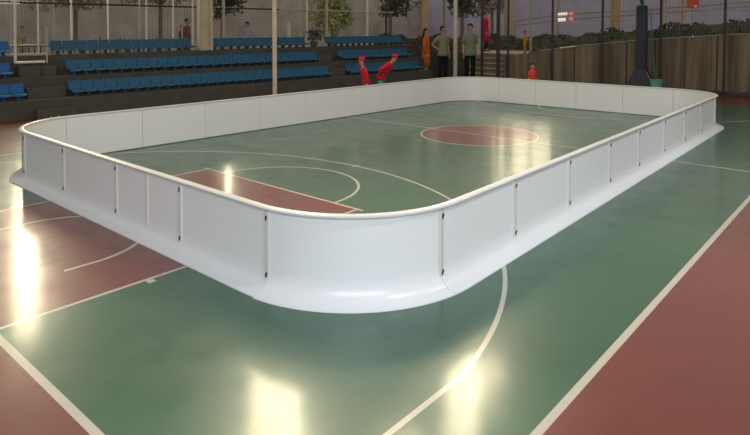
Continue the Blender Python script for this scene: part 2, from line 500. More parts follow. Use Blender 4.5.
# ------------------------------------------------------------------ raised yard, retaining walls, stairs
ZG = 0.80
bm = B()
for x0, x1, y0, y1 in ((-24, 9.8, 10.405, 60), (9.955, 60, -22, 4.99), (11.4, 60, 4.99, 6.52), (9.955, 60, 6.52, 60)):
    box(bm, x0, x1, y0, y1, -.2, ZG)
tag(link('ground', bm, M['ground']), 'raised grey concrete yard beyond the court', kind='structure')
# right wall: its top rises towards the right
bm = B()
ys = [4.9, 4.3, 3.6, 2.0, .4, -2.0, -8, -22]
zs = [.86, .89, 1.03, 1.25, 1.43, 1.62, 1.9, 1.9]
lo0 = [bm.verts.new((9.7, y, 0)) for y in ys]; hi0 = [bm.verts.new((9.7, y, z)) for y, z in zip(ys, zs)]
lo1 = [bm.verts.new((9.95, y, 0)) for y in ys]; hi1 = [bm.verts.new((9.95, y, z)) for y, z in zip(ys, zs)]
for i in range(len(ys)-1):
    bm.faces.new((lo0[i], lo0[i+1], hi0[i+1], hi0[i])); bm.faces.new((lo1[i], hi1[i], hi1[i+1], lo1[i+1])); bm.faces.new((hi0[i], hi0[i+1], hi1[i+1], hi1[i]))
bm.faces.new((lo0[0], hi0[0], hi1[0], lo1[0])); bm.faces.new((lo0[-1], lo1[-1], hi1[-1], hi0[-1]))
tag(link('wall_right', bm, M['wall']), 'stained brown concrete retaining wall with rising top', kind='structure')
bm = B(); box(bm, 9.64, 9.699, -22, 4.4, 0.001, .10); tag(link('shadow_strip_right', bm, M['concrete_dark']), 'dark strip standing in for shadow along the foot of the concrete wall', kind='structure')  # dark strip added in place of the shadow at the wall foot
bm = B(); box(bm, -24, 9.65, 10.15, 10.4, 0, ZG + .1); box(bm, 9.7, 9.95, 6.55, 10.4, 0, .92)
tag(link('wall_back', bm, M['concrete_dark']), 'low dark retaining wall behind the bleachers', kind='structure')
t = thing('stone_stairs', 'worn brown steps climbing to the raised yard behind the standing man', 'stairs', (9.75, 5.75, 0))
for k in range(5):
    bm = B(); box(bm, k*.26, 1.6, -.75, .75, k*.17, (k+1)*.17 - .012, .008); link('step', bm, M['stair'], t)
    bm = B(); box(bm, k*.26 - .02, k*.26 + .26, -.75, .75, (k+1)*.17 - .0115, (k+1)*.17 + .012); o = link('nosing', bm, M['column'], t); o['label'] = 'paler worn step edge'

# white service pipe lying along the top of the right wall
t = thing('service_pipe', 'thin pale pipe running along the top of the stained wall', 'pipe', (9.675, 0, 0))
bm = B()
for y0, z0 in ((3.2, 1.0), (1.2, 1.25), (-.9, 1.45), (-2.3, 1.55)): tube(bm, (0, y0, z0), (0, y0, z0 + .09), .012, n=6)
pp = [(3.6, 1.05), (2.9, 1.145), (2.0, 1.27), (.4, 1.45), (-.9, 1.555), (-2.4, 1.66)]
for (y0, z0), (y1, z1) in zip(pp, pp[1:]): tube(bm, (0, y0, z0), (0, y1, z1), .014, n=8)
link('pipe_run', bm, M['dull_post'], t)
bm = B(); tube(bm, (-.01, 2.9, 1.145), (-.01, 2.4, 1.215), .024, n=8); o = link('sleeve', bm, M['rail'], t); o['label'] = 'bright white sleeve'
bm = B(); ball(bm, (-.01, -.98, 1.56), .03, .03, .03); o = link('joint', bm, M['rail'], t, smooth=True); o['label'] = 'small bright joint'

# ------------------------------------------------------------------ fences
def fence_right():
    t = thing('chain_fence', 'tall dark posted wire fence in front of the stained wall', 'fence', (9.5, 0, 0))
    for y in (5.67, 5.04, 4.66, 3.08, 1.48, -.18, -1.79, -3.5, -5.6):
        r = .036 if y < 4.8 else (.062 if y == 5.04 else .052)
        bm = B(); tube(bm, (0, y, 0), (0, y, 3.4), r, n=10); link('post', bm, M['post'], t)
    bm = B()
    y = 5.04
    while y > -5.6:
        tube(bm, (.01, y, .06), (.01, y, 3.35), .0032, n=4, caps=False); y -= .085
    z = .1
    while z < 3.3:
        tube(bm, (.01, 5.04, z), (.01, -5.6, z), .0025, n=4, caps=False); z += .12
    link('wire_mesh', bm, M['wire'], t)
    bm = B(); tube(bm, (0, 5.04, 3.3), (0, -5.6, 3.3), .022, n=8); link('top_rail', bm, M['post'], t)
    for zz, yb in ((2.30, -5.6), (2.19, 1.2)):
        bm = B(); tube(bm, (0, 3.9, zz), (0, yb, zz), .011, n=6); link('cross_rail', bm, M['dull_post'], t)
    return t
fence_right()
def fence_back():
    Y = 10.0
    t = thing('chain_fence', 'wire fence with thin pale posts behind the top bleacher row', 'fence', (0, Y, 0))
    for x, k, z1, r in ((-3.9, 'dull_post', 3.4, .02), (-3.31, 'pale_post', 3.4, .022), (-2.96, 'dull_post', 3.4, .02), (-2.55, 'pale_post', 3.4, .028), (-1.64, 'pale_post', 3.4, .026),
                        (-.79, 'dull_post', 3.4, .03), (-.59, 'pale_post', 3.4, .022), (.2, 'pale_post', 3.4, .028), (.48, 'dull_post', 3.4, .02), (.82, 'pale_post', 3.4, .03),
                        (1.87, 'column', 3.4, .045), (4.92, 'column', 3.4, .045), (5.24, 'pale_post', 2.9, .035), (6.19, 'column', 3.4, .045), (8.34, 'pale_post', 3.4, .045), (9.46, 'post', 3.4, .04)):
        bm = B(); tube(bm, (x, 0, 0), (x, 0, z1), r, n=8); link('post', bm, M[k], t)
    bm = B(); tube(bm, (-6, 0, 2.38), (4.0, 0, 2.38), .026, n=8); o = link('top_rail', bm, M['post'], t); o['label'] = 'dark top rail'  # left stretch of the rail, darker than the right
    bm = B(); tube(bm, (4.0, 0, 2.38), (9.9, 0, 2.38), .026, n=8); o = link('top_rail', bm, M['dull_post'], t); o['label'] = 'pale top rail'
    bm = B()
    x = -6
    while x < 9.9:
        tube(bm, (x, .01, .5), (x, .01, 2.3), .0034, n=4, caps=False); x += .09
    z = .6
    while z < 2.3:
        tube(bm, (-6, .01, z), (9.9, .01, z), .0026, n=4, caps=False); z += .12
    link('wire_mesh', bm, M['wire'], t)
fence_back()
# low picket rail behind the top row, dark bars
t = thing('picket_railing', 'low purple grey picket railing behind the top row at the left', 'railing', (-4.8, 11.3, ZG))
for z in (.12, .52):
    bm = B(); tube(bm, (0, 0, z), (6.2, 0, z), .015, n=6); link('crossbar', bm, M['purple'], t)
for k in range(44):
    bm = B(); h = random.uniform(.50, .74); tube(bm, (.05 + k*.14, 0, 0), (.05 + k*.14, 0, h), random.uniform(.016, .034), .012, n=6); link('picket', bm, M['purple'], t)

# ------------------------------------------------------------------ basketball stand, bucket, green pole
t = thing('basketball_stand', 'navy padded basketball stand before the stained wall', 'basketball stand', (9.0, .18, 0), math.radians(8))
bm = B()
loft(bm, [[(-.36, -.40, .001), (.30, -.40, .001), (.30, .40, .001), (-.36, .40, .001)], [(-.35, -.38, .12), (.28, -.38, .12), (.28, .38, .12), (-.35, .38, .12)],
          [(-.15, -.16, .58), (.14, -.16, .58), (.14, .16, .58), (-.15, .16, .58)], [(-.13, -.14, .66), (.13, -.14, .66), (.13, .14, .66), (-.13, .14, .66)]])
link('base', bm, M['navy'], t)
bm = B(); box(bm, -.13, .12, -.14, .14, .661, 2.44, .03); link('padded_post', bm, M['navy'], t)
bm = B(); tube(bm, (-.16, -.17, .57), (-.36, -.39, .12), .012, n=6); o = link('edge_strip', bm, M['steel'], t); o['label'] = 'pale metal edge strip'
bm = B(); tube(bm, (0, 0, 2.40), (0, 0, 2.75), .05, n=10); tube(bm, (0, 0, 2.5), (-1.1, 0, 3.0), .045, n=10); tube(bm, (0, 0, 2.72), (-1.1, 0, 3.15), .03, n=8); o = link('boom', bm, M['teal'], t); o['label'] = 'teal support arm'
bm = B(); box(bm, -1.16, -1.12, -.75, .75, 2.65, 3.6, .01); link('backboard', bm, M['board'], t)
bm = B()
for k in range(24):
    a0, a1 = 2*PI*k/24, 2*PI*(k+1)/24
    tube(bm, (-1.42 + .2*math.cos(a0), .2*math.sin(a0), 2.8), (-1.42 + .2*math.cos(a1), .2*math.sin(a1), 2.8), .012, n=6)
box(bm, -1.22, -1.16, -.06, .06, 2.76, 2.84)
link('hoop', bm, M['red_paint'], t)

bx, by, _z = (8.38, -0.41, 0)
t = thing('bucket', 'mint green plastic bucket beside the basketball stand', 'bucket', (bx, by, 0))
bm = B(); n = 18
outer = [ering(0, 0, z, r, r, n) for z, r in ((0, .12), (.02, .125), (.38, .155), (.40, .168), (.415, .168), (.415, .150), (.05, .115))]
loft(bm, outer); link('shell', bm, M['mint'], t, smooth=False)
bm = B()
for k in range(12):
    a0, a1 = PI*k/12, PI*(k+1)/12
    tube(bm, (.172*math.cos(a0), -.02 - .155*math.sin(a0), .40 - .12*math.sin(a0)), (.172*math.cos(a1), -.02 - .155*math.sin(a1), .40 - .12*math.sin(a1)), .006, n=6)
link('handle', bm, M['steel'], t)
t = thing('mop', 'thin green pole leaning out of the mint bucket', 'mop', (bx, by, .03))
bm = B(); tube(bm, (.0, 0, .03), (.04, .20, 2.28), .012, n=8); link('handle', bm, M['green_pole'], t)
bm = B(); tube(bm, (.004, .02, .25), (.015, .076, .90), .024, .016, n=8); o = link('sleeve', bm, M['green_pole'], t); o['label'] = 'thicker green lower sleeve'
bm = B()
for k in range(16):
    a = 2*PI*k/16; tube(bm, (0, 0, .10), (.06*math.cos(a), .06*math.sin(a), .0), .012, .008, n=5)
link('mop_head', bm, M['dull_post'], t)

# ------------------------------------------------------------------ far background
bm = B(); box(bm, -30, 44, 34, 34.5, ZG, 4.7); tag(link('wall_far', bm, M['back']), 'grey building facade beyond the yard', kind='structure')
bm = B(); box(bm, 44, 44.5, -22, 34.5, ZG, 5.2); tag(link('haze_backdrop_east', bm, M['haze']), 'added lavender backdrop standing in for haze far beyond the wall', kind='structure')  # added backdrop, its lavender stands in for distant haze

def bgpole(p, r, m, name, label, cat='pole', ztop=5.0, square=False):
    p = Vector(p)
    t = thing(name, label, cat, (p.x, p.y, ZG), YAW)
    bm = B()
    if square: box(bm, -r, r, -r, r, 0, ztop - ZG, r*.15)
    else: tube(bm, (0, 0, 0), (0, 0, ztop - ZG), r, n=12)
    link('shaft', bm, m, t)
    bm = B()
    if square: box(bm, -r*1.2, r*1.2, -r*1.2, r*1.2, 0, .12)
    else: tube(bm, (0, 0, 0), (0, 0, .05), r*1.8, n=12)
    link('base', bm, m, t)
    return t
bgpole((12.12, 10.07, ZG), .14, M['column_tan'], 'concrete_column', 'tan column rising behind the person in orange', 'column', square=True)
bgpole((15.15, 11.17, ZG), .07, M['dull_post'], 'metal_pole', 'thin grey pole behind the man with hand on hip')
bgpole((16.29, 8.33, ZG), .19, M['column_white'], 'concrete_column', 'broad pale peeling column behind the fence gate', 'column', square=True)
bgpole((13.26, 5.72, ZG), .055, M['dull_post'], 'metal_pole', 'grey pole beside the small figure in yellow')
bgpole((29.20, 11.79, ZG), .09, M['column_tan'], 'metal_pole', 'distant tan pole above the guard rail lights')
bgpole((24.57, 6.44, ZG), .20, M['column_tan'], 'concrete_column', 'yellowish square column above the dark hedge', 'column', square=True)
bgpole((16.69, 1.78, ZG), .10, M['column_white'], 'metal_pole', 'pale pole just right of the basketball stand')
bgpole((30.22, 4.52, ZG), .075, M['orange_pole'], 'metal_pole', 'slim orange pole beyond the hedge on the right')
bgpole((6.98, 12.93, ZG), .075, M['pale_post'], 'metal_pole', 'short thick pale post right of the white pole', ztop=2.0)
# guard rail with reflectors along the road
t = thing('guard_rail', 'pale double guard rail with lights beyond the hedge', 'guard rail', (0, 0, 0))
P = [Vector((24.63, 12.49, 2.17)), Vector((25.41, 10.09, 2.55)), Vector((26.53, 5.77, 2.77)), Vector((27.17, 0.48, 3.13))]
Q = [Vector((24.63, 12.48, 1.87)), Vector((25.40, 10.08, 2.22)), Vector((26.52, 5.77, 2.52)), Vector((27.17, 0.48, 2.90))]
for L in (P, Q):
    bm = B()
    for s0, s1 in zip(L, L[1:]): tube(bm, s0, s1, .05, n=8)
    link('rail', bm, M['dull_post'], t)
for L0, L1 in ((P[0], Q[0]), (P[1], Q[1]), (P[2], Q[2]), (P[3], Q[3])):
    bm = B(); tube(bm, (L0.x, L0.y, ZG), L0, .04, n=8); link('post', bm, M['dull_post'], t)
bm = B(); tube(bm, P[1], P[1].lerp(P[2], .12), .10, n=10); tube(bm, Q[1], Q[1].lerp(Q[2], .10), .10, n=10); o = link('lamp', bm, M['lit_white'], t); o['label'] = 'bright white lamp'
bm = B(); e = P[1].lerp(P[2], .17); ball(bm, e, .14, .14, .12); e = Q[1].lerp(Q[2], .17); ball(bm, e, .14, .14, .12); o = link('lamp', bm, M['lit_red'], t, smooth=True); o['label'] = 'red lamp'
p = Vector((22.99, 2.23, 2.92))
t = thing('warning_sign', 'orange red marker board on a post beyond the hedge', 'sign', (p.x, p.y, ZG), YAW)
bm = B(); box(bm, -.03, .03, -.28, .28, p.z - ZG - .2, p.z - ZG + .6, .02); link('board', bm, M['red_paint'], t)
bm = B(); tube(bm, (.05, 0, 0), (.05, 0, p.z - ZG), .05, n=8); link('post', bm, M['dull_post'], t)
bm = B(); ball(bm, (-.06, -.1, p.z - ZG - .12), .05, .09, .07); o = link('reflector', bm, M['rail'], t, smooth=True); o['label'] = 'white reflector'

# foliage -------------------------------------------------------------------
def leaves(bm, pts, size):
    for p in pts:
        a = Vector((random.gauss(0, 1), random.gauss(0, 1), random.gauss(0, 1))).normalized()
        b = a.orthogonal().normalized(); b = Matrix.Rotation(random.uniform(0, 6.28), 3, a) @ b; c = a.cross(b)
        s = size*random.uniform(.6, 1.3); p = Vector(p)
        v = [bm.verts.new(p + b*s), bm.verts.new(p + c*s*.45), bm.verts.new(p - b*s), bm.verts.new(p - c*s*.45)]
        bm.faces.new(v)
def tree(p, zc, rx, rz, n, m, label, size=.11):
    p = Vector(p)
    t = thing('tree', label, 'tree', (p.x, p.y, ZG), 0, 'trees in the yard')
    bm = B(); tube(bm, (0, 0, 0), (.1, .05, zc - ZG), .11, .06, n=9)
    for k in range(5):
        a = k*1.3; tube(bm, (.06, .03, (zc - ZG)*.7), (rx*.6*math.cos(a), rx*.6*math.sin(a), zc - ZG + rz*.4), .05, .015, n=6)
    link('trunk', bm, M['bark'], t)
    blobs = [(random.uniform(-.6, .6)*rx, random.uniform(-.6, .6)*rx, random.uniform(-.6, .7)*rz, random.uniform(.3, .55)) for _ in range(12)]
    pts = []
    for _ in range(n):
        bxx, byy, bzz, br = random.choice(blobs)
        v = Vector((random.gauss(0, 1), random.gauss(0, 1), random.gauss(0, 1))).normalized()*random.uniform(.6, 1)
        pts.append((bxx + v.x*br*rx, byy + v.y*br*rx, zc - ZG + bzz + v.z*br*rz))
    bm = B(); leaves(bm, pts, size); link('crown', bm, m, t)
tree((2.71, 22.40, ZG), 3.5, 2.4, 1.0, 2200, M['leaf_grey'], 'grey leaved tree above the left bleacher seats')
tree((5.71, 20.47, ZG), 3.7, 2.6, 1.0, 2200, M['leaf_grey'], 'grey leaved tree left of the thick beige column')
tree((7.00, 17.47, ZG), 3.0, 1.1, 1.0, 1200, M['leaf_olive'], 'olive tree just right of the thick beige column')
tree((9.54, 13.04, ZG), 2.9, .95, 1.5, 2200, M['leaf_lime'], 'lime green tree behind the stairs gap in the seats')
tree((12.68, 12.47, ZG), 3.1, 1.3, .9, 1500, M['leaf_dark'], 'dark leaved tree above the right end of the bleachers')
tree((14.86, 9.97, ZG), 3.0, 1.0, 1.0, 1300, M['leaf_dark'], 'dark tree behind the pinkish white pole')
tree((21.06, 12.00, ZG), 3.4, 1.2, 1.0, 1200, M['leaf_grey'], 'thin grey tree behind the fence gate')
def hedge(label, p0, p1, z0a, z0b, z1a, z1b, w, m, n):
    p0, p1 = Vector(p0), Vector(p1)
    t = thing('hedge', label, 'hedge', ((p0.x+p1.x)/2, (p0.y+p1.y)/2, z0a))
    mid = (p0 + p1)/2; d = (p1 - p0); nn = Vector((d.y, -d.x)).normalized()
    pts = []
    for _ in range(n):
        k = random.random(); zz = random.random()
        bump = .09*math.sin(k*d.length*3.1) + .06*math.sin(k*d.length*7.7)
        z0 = z0a + (z0b - z0a)*k; z1 = z1a + (z1b - z1a)*k + bump
        q = p0 + d*k + nn*random.uniform(-w, w) - mid
        pts.append((q.x, q.y, max(.09, z0 + (z1 - z0)*zz - z0a)))
    bm = B(); leaves(bm, pts, .075); link('foliage', bm, m, t)
    bm = B(); rings = []
    for k in range(13):
        q = p0 + d*k/12 - mid; z0 = z0a + (z0b - z0a)*k/12 - z0a; z1 = z1a + (z1b - z1a)*k/12 - z0a - .06
        rings.append([(q.x + nn.x*o, q.y + nn.y*o, z) for o, z in ((-w*.8, z0), (w*.8, z0), (w*.8, z1), (-w*.8, z1))])
    loft(bm, rings); link('branches', bm, M['leaf_dark'], t)
hedge('long dark clipped hedge rising above the stained wall', (10.6, 4.2), (10.6, -4.8), ZG, ZG, 1.42, 2.30, .35, M['leaf_olive'], 9000)
hedge('dark hedge behind the standing men at the back corner', (10.6, 11.4), (12.3, 8.3), ZG, ZG, 1.42, 1.38, .35, M['leaf_dark'], 4500)
hedge('low dark hedge behind the small figure in yellow', (15.0, 8.6), (15.5, 5.2), ZG, ZG, 1.40, 1.36, .35, M['leaf_olive'], 3000)

# potted plant in the gap of the top row
p = bl(7.62, 1.25, TREAD[2][0])
t = thing('potted_plant', 'dark leafy plant with pale blooms in the top row gap', 'plant', p)
bm = B(); loft(bm, [ering(0, 0, z, r, r, 14) for z, r in ((0, .09), (.16, .13), (.18, .135), (.18, .11))]); link('pot', bm, M['concrete_step'], t)
bm = B(); leaves(bm, [(random.gauss(0, .14), random.gauss(0, .10), .22 + random.random()*.30) for _ in range(260)], .06); link('foliage', bm, M['leaf_dark'], t)
bm = B()
for _ in range(22): ball(bm, (random.gauss(-.10, .07), random.gauss(0, .05), .50 + random.random()*.20), .03, .03, .035, 6, 5)
link('blossom', bm, cloth(150, 146, 150), t)
bm = B(); tube(bm, (0, 0, .15), (0, 0, .35), .02, n=6); tube(bm, (0, 0, .3), (-.1, 0, .6), .012, n=6); link('stem', bm, M['bark'], t)

# ------------------------------------------------------------------ people
def skin_mesh(name, joints, edges, m, parent, root=0, sub=2):
    me = bpy.data.meshes.new(name)
    keys = list(joints.keys()); ix = {k: i for i, k in enumerate(keys)}
    me.from_pydata([joints[k][0] for k in keys], [(ix[a], ix[b]) for a, b in edges], [])
    o = bpy.data.objects.new(name, me); C.objects.link(o)
    sk = o.modifiers.new('skin', 'SKIN'); sk.use_smooth_shade = True
    lay = me.skin_vertices[0] if len(me.skin_vertices) else None
    for k in keys:
        r = joints[k][1]; r = r if isinstance(r, tuple) else (r, r)
        lay.data[ix[k]].radius = r
    lay.data[root].use_root = True
    sb = o.modifiers.new('sub', 'SUBSURF'); sb.levels = sub; sb.render_levels = sub
    dg = bpy.context.evaluated_depsgraph_get(); dg.update()
    new = bpy.data.meshes.new_from_object(o.evaluated_get(dg))
    new.name = name
    o.modifiers.clear(); o.data = new
    new.materials.clear(); new.materials.append(m)
    for f in new.polygons: f.use_smooth = True
    o.parent = parent
    return o

def person(label, loc, face, h, top, legs, hair=M['hair'], arms='down', coat=False, sleeves='short', bend=0.0, cat='person', group=None, shoes=None, stride=.0, long_hair=False, cap=None, turn=0.0):
    """+x is forward; everything is laid out for a 1.7 m figure and scaled by h"""
    k = h/1.7
    child = h < 1.25
    t = thing('person', label, cat, loc, face, group)
    hs = 1.28 if child else 1.0                     # children have larger heads
    def S(p): return (p[0]*k, p[1]*k, p[2]*k)
    def rot(p):                                     # bend the upper body at the hips
        x, y, z = p; z0 = .92
        c, s = math.cos(bend), math.sin(bend)
        return (x*c + (z - z0)*s, y, z0 - x*s + (z - z0)*c)
    def hd(p):                                      # turn head
        x, y, z = p; c, s = math.cos(turn), math.sin(turn)
        return (x*c - y*s, x*s + y*c, z)
    J = {}
    def add(n, p, r, upper=False): J[n] = (S(rot(p) if upper else p), (tuple(q*k for q in r) if isinstance(r, tuple) else r*k))
    add('pelvis', (0, 0, .93), (.115, .10)); add('waist', (0, 0, 1.08), (.105, .085), True); add('chest', (0, 0, 1.27), (.125, .10), True)
    add('collar', (-.005, 0, 1.41), (.075, .06), True); add('neck', (.005, 0, 1.475), .048, True)
    zc = 1.50
    add('jaw', hd((.022, 0, zc + .045*hs)), (.058*hs, .060*hs), True)
    add('face', hd((.016, 0, zc + .105*hs)), (.078*hs, .085*hs), True)
    add('brow', hd((.004, 0, zc + .155*hs)), (.078*hs, .086*hs), True); add('crown', hd((-.004, 0, zc + .195*hs)), (.045*hs, .05*hs), True)
    E = [('pelvis', 'waist'), ('waist', 'chest'), ('chest', 'collar'), ('collar', 'neck'), ('neck', 'jaw'), ('jaw', 'face'), ('face', 'brow'), ('brow', 'crown')]
    for sd, s in (('l', 1), ('r', -1)):
        st = stride*s
        add('hip'+sd, (0, .085*s, .88), .085); add('knee'+sd, (.02 + st*.6, .095*s, .49), .056); add('ankle'+sd, (-.015 + st, .10*s, .085), .037)
        add('heel'+sd, (-.05 + st, .10*s, .035), .030); add('ball'+sd, (.085 + st, .115*s, .03), .034); add('toe'+sd, (.15 + st, .118*s, .022), .022)
        E += [('pelvis', 'hip'+sd), ('hip'+sd, 'knee'+sd), ('knee'+sd, 'ankle'+sd), ('ankle'+sd, 'heel'+sd), ('ankle'+sd, 'ball'+sd), ('ball'+sd, 'toe'+sd)]
        mode = arms[0 if s > 0 else 1] if isinstance(arms, tuple) else arms
        add('sh'+sd, (0, .155*s, 1.375), .054, True)
        if mode == 'down': el, wr, hn = (-.03, .195*s, 1.11), (.03, .20*s, .87), (0.3, 0, -1)
        elif mode == 'hip': el, wr, hn = (-.06, .36*s, 1.15), (.03, .19*s, 1.02), (.3, -.8*s, -.35)
        elif mode == 'fore': el, wr, hn = (.10, .20*s, 1.14), (.32, .15*s, 1.12), (1, -.1*s, 0)
        elif mode == 'up': el, wr, hn = (.16, .21*s, 1.30), (.34, .16*s, 1.40), (.8, 0, .5)
        add('el'+sd, el, .040, True); add('wr'+sd, wr, .027, True)
        E += [('collar', 'sh'+sd), ('sh'+sd, 'el'+sd), ('el'+sd, 'wr'+sd)]
        hv = Vector(hn).normalized(); w = Vector(wr); side = Vector((1, 0, 0)) if abs(hv.z) > .6 else Vector((0, 0, 1)); side = (side - hv*side.dot(hv)).normalized()
        pn = hv.cross(side)
        palm = w + hv*.055; add('palm'+sd, tuple(palm), (.030, .022), True); E.append(('wr'+sd, 'palm'+sd))
        for fi, (off, ln) in enumerate(((.033, .070), (.011, .082), (-.011, .076), (-.032, .060))):
            b0 = palm + side*off + hv*.03; b1 = b0 + hv*ln*.55; b2 = b1 + (hv*.8 - pn*s*.45).normalized()*ln*.5
            add('f%d0%s' % (fi, sd), tuple(b0), .0095, True); add('f%d1%s' % (fi, sd), tuple(b1), .0088, True); add('f%d2%s' % (fi, sd), tuple(b2), .0075, True)
            E += [('palm'+sd, 'f%d0%s' % (fi, sd)), ('f%d0%s' % (fi, sd), 'f%d1%s' % (fi, sd)), ('f%d1%s' % (fi, sd), 'f%d2%s' % (fi, sd))]
        b0 = palm + side*.038 - hv*.018; b1 = b0 + side*.022 + hv*.035; b2 = b1 + hv*.032
        add('t0'+sd, tuple(b0), .011, True); add('t1'+sd, tuple(b1), .010, True); add('t2'+sd, tuple(b2), .008, True)
        E += [('palm'+sd, 't0'+sd), ('t0'+sd, 't1'+sd), ('t1'+sd, 't2'+sd)]
    skin_mesh('body', J, E, M['skin'], t)
    V = lambda n: Vector(J[n][0])
    # trousers: two tapered legs joined to a seat
    bm = B()
    if legs:
        rings = []
        for z, rx, ry in ((.80, .112, .155), (.90, .118, .158), (.99, .108, .142), (1.04, .10, .13)): rings.append([S(rot(q) if z > .95 else q) for q in ering(0, 0, z, rx, ry)])
        loft(bm, rings)
        for sd, s in (('l', 1), ('r', -1)):
            hp, kn, an = Vector(S((0, .085*s, .90))), V('knee'+sd), V('ankle'+sd)
            rr = []
            for a, b, tt, r in ((hp, kn, 0, .094), (hp, kn, .5, .084), (hp, kn, 1, .074), (kn, an, .5, .066), (kn, an, .97, .060)):
                c = a.lerp(b, tt); rr.append([(c.x + r*k*math.cos(q*PI/6), c.y + r*k*.95*math.sin(q*PI/6), c.z) for q in range(12)])
            loft(bm, rr)
        link('trousers', bm, legs, t, smooth=True)
    else: bm.free()
    # top or coat
    bm = B()
    lo = ([(.42, .16, .19), (.62, .148, .18), (.82, .145, .175)] if coat else [(.80, .146, .192), (.88, .140, .180)])
    prof = lo + [(.96, .128, .158), (1.06, .120, .146), (1.18, .126, .158), (1.30, .132, .172), (1.38, .118, .185), (1.425, .095, .150), (1.452, .072, .085), (1.470, .058, .060)]
    loft(bm, [[S(rot(q) if z > .9 else q) for q in ering(0, 0, z, rx, ry, 16)] for z, rx, ry in prof])
    for sd, s in (('l', 1), ('r', -1)):
        sh, el, wr = V('sh'+sd), V('el'+sd), V('wr'+sd)
        seq = [(sh.lerp(V('collar'), .55), .066), (sh + Vector((0, -.01*s*k, .004*k)), .070), (sh.lerp(el, .45), .066), (sh.lerp(el, .8), .060)]
        if sleeves == 'long': seq += [(el, .055), (el.lerp(wr, .5), .047), (el.lerp(wr, .95), .042)]
        rr = []
        for i, (c, r) in enumerate(seq):
            d = (seq[min(i+1, len(seq)-1)][0] - seq[max(i-1, 0)][0]).normalized(); a = Vector((1, 0, 0)); a = (a - d*a.dot(d)).normalized(); b = d.cross(a)
            rr.append([tuple(c + (a*math.cos(q*PI/6) + b*math.sin(q*PI/6))*r*k) for q in range(12)])
        loft(bm, rr)
    link('coat' if coat else 'shirt', bm, top, t, smooth=True)
    # shoes
    for sd in 'lr':
        bm = B(); a = V('heel'+sd); b = V('toe'+sd)
        loft(bm, [[(a.x + (b.x - a.x)*q + 0, a.y + (b.y - a.y)*q + w*k*math.cos(i*PI/6), max(.001, (hh*k)*(.5 + .5*math.sin(i*PI/6)))) for i in range(12)] for q, w, hh in ((-.14, .022, .05), (0, .038, .09), (.35, .042, .085), (.75, .048, .06), (1.05, .040, .045), (1.16, .018, .03))])
        link('shoe', bm, shoes or M['shoe'], t, smooth=True)
    # head details
    fc, br, cr = V('face'), V('brow'), V('crown')
    fwd = Vector((math.cos(turn), math.sin(turn), 0)); lf = Vector((-math.sin(turn), math.cos(turn), 0)); R = .085*hs*k
    upv = (cr - fc).normalized(); fwd = (fwd - upv*fwd.dot(upv)).normalized()
    for s in (1, -1):
        bm = B(); ball(bm, fc + fwd*R*.86 + lf*s*.032*hs*k + upv*.02*hs*k, .012*k, .012*k, .009*k, 8, 6); link('eye', bm, M['eye'], t, smooth=True)
        bm = B(); ball(bm, fc + lf*s*R*.95 - fwd*.006*k, .022*hs*k, .011*hs*k, .032*hs*k, 8, 6); link('ear', bm, M['skin'], t, smooth=True)
    bm = B(); tip = fc + fwd*R*1.12 - upv*.018*hs*k; loft(bm, [[tuple(fc + fwd*R*.80 + upv*.02*hs*k + lf*q*.006*k) for q in (-1, 0, 1)], [tuple(tip + lf*.016*k), tuple(tip + fwd*.012*k), tuple(tip - lf*.016*k)]]); link('nose', bm, M['skin'], t)
    bm = B(); ball(bm, fc + fwd*R*.82 - upv*.050*hs*k, .010*k, .026*hs*k, .008*k, 8, 6); link('mouth', bm, M['lip'], t, smooth=True)
    bm = B()
    hc = br - fwd*.016*k + upv*.012*k
    ball(bm, (0, 0, 0), .100*hs*k, .094*hs*k, .098*hs*k, 16, 10)
    kill = [v for v in bm.verts if (v.co.dot(upv) < -.015*hs*k and v.co.dot(fwd) > -.035*k) or v.co.dot(upv) < -.075*hs*k]
    bmesh.ops.delete(bm, geom=kill, context='VERTS')
    for v in bm.verts: v.co += hc
    if long_hair:
        q = hc - fwd*.075*hs*k - upv*.03*k
        loft(bm, [ering(q.x, q.y, q.z, .035*k, .07*k, 10), ering(q.x - fwd.x*.02*k, q.y - fwd.y*.02*k, q.z - .12*k, .035*k, .065*k, 10), ering(q.x - fwd.x*.03*k, q.y - fwd.y*.03*k, q.z - .25*k, .02*k, .035*k, 10)])
    link('hair', bm, hair, t, smooth=True)
    if cap:
        bm = B(); ball(bm, hc + upv*.012*k, .108*hs*k, .104*hs*k, .105*hs*k, 16, 10)
        kill = [v for v in bm.verts if (v.co - hc).dot(upv) < -.005*k]; bmesh.ops.delete(bm, geom=kill, context='VERTS'); link('hood', bm, cap, t, smooth=True)
    return t
toCam = YAW + PI                                     # heading that faces the camera
person('slim person in a long orange coat standing beyond the bleacher end', (8.43, 7.30, 0), toCam + 1.35, 1.72, cloth(206, 100, 36), cloth(150, 130, 120), sleeves='long', coat=True, arms='down', long_hair=True)
person('man in pale olive shirt and dark trousers standing with a hand on his hip', (7.91, 6.22, 0), toCam + .35, 1.80, cloth(132, 128, 102), cloth(26, 26, 30), arms=('down', 'hip'), turn=.6)
person('tall man in grey green tee and black trousers right of the pinkish pole', (8.08, 5.27, 0), toCam + .15, 1.88, cloth(118, 126, 106), cloth(20, 20, 24), arms='down', turn=-.7)
person('child in red leaning forward behind the boards, left of the child with teal legs', (1.46, 3.89, 0), toCam - 1.25, 1.06, cloth(200, 34, 58), cloth(196, 38, 66), sleeves='long', arms='down', bend=.22, cap=cloth(206, 32, 54))
person('child in red top with teal legs behind the boards', (1.76, 3.69, 0), toCam + 1.2, 1.26, cloth(186, 32, 50), cloth(58, 160, 150), sleeves='long', arms=('down', 'hip'), bend=.66, cap=cloth(178, 30, 42))
person('small child in red standing behind the far end boards', (4.99, 1.51, 0), toCam + .3, .88, cloth(206, 66, 58), cloth(150, 40, 40), arms='down')
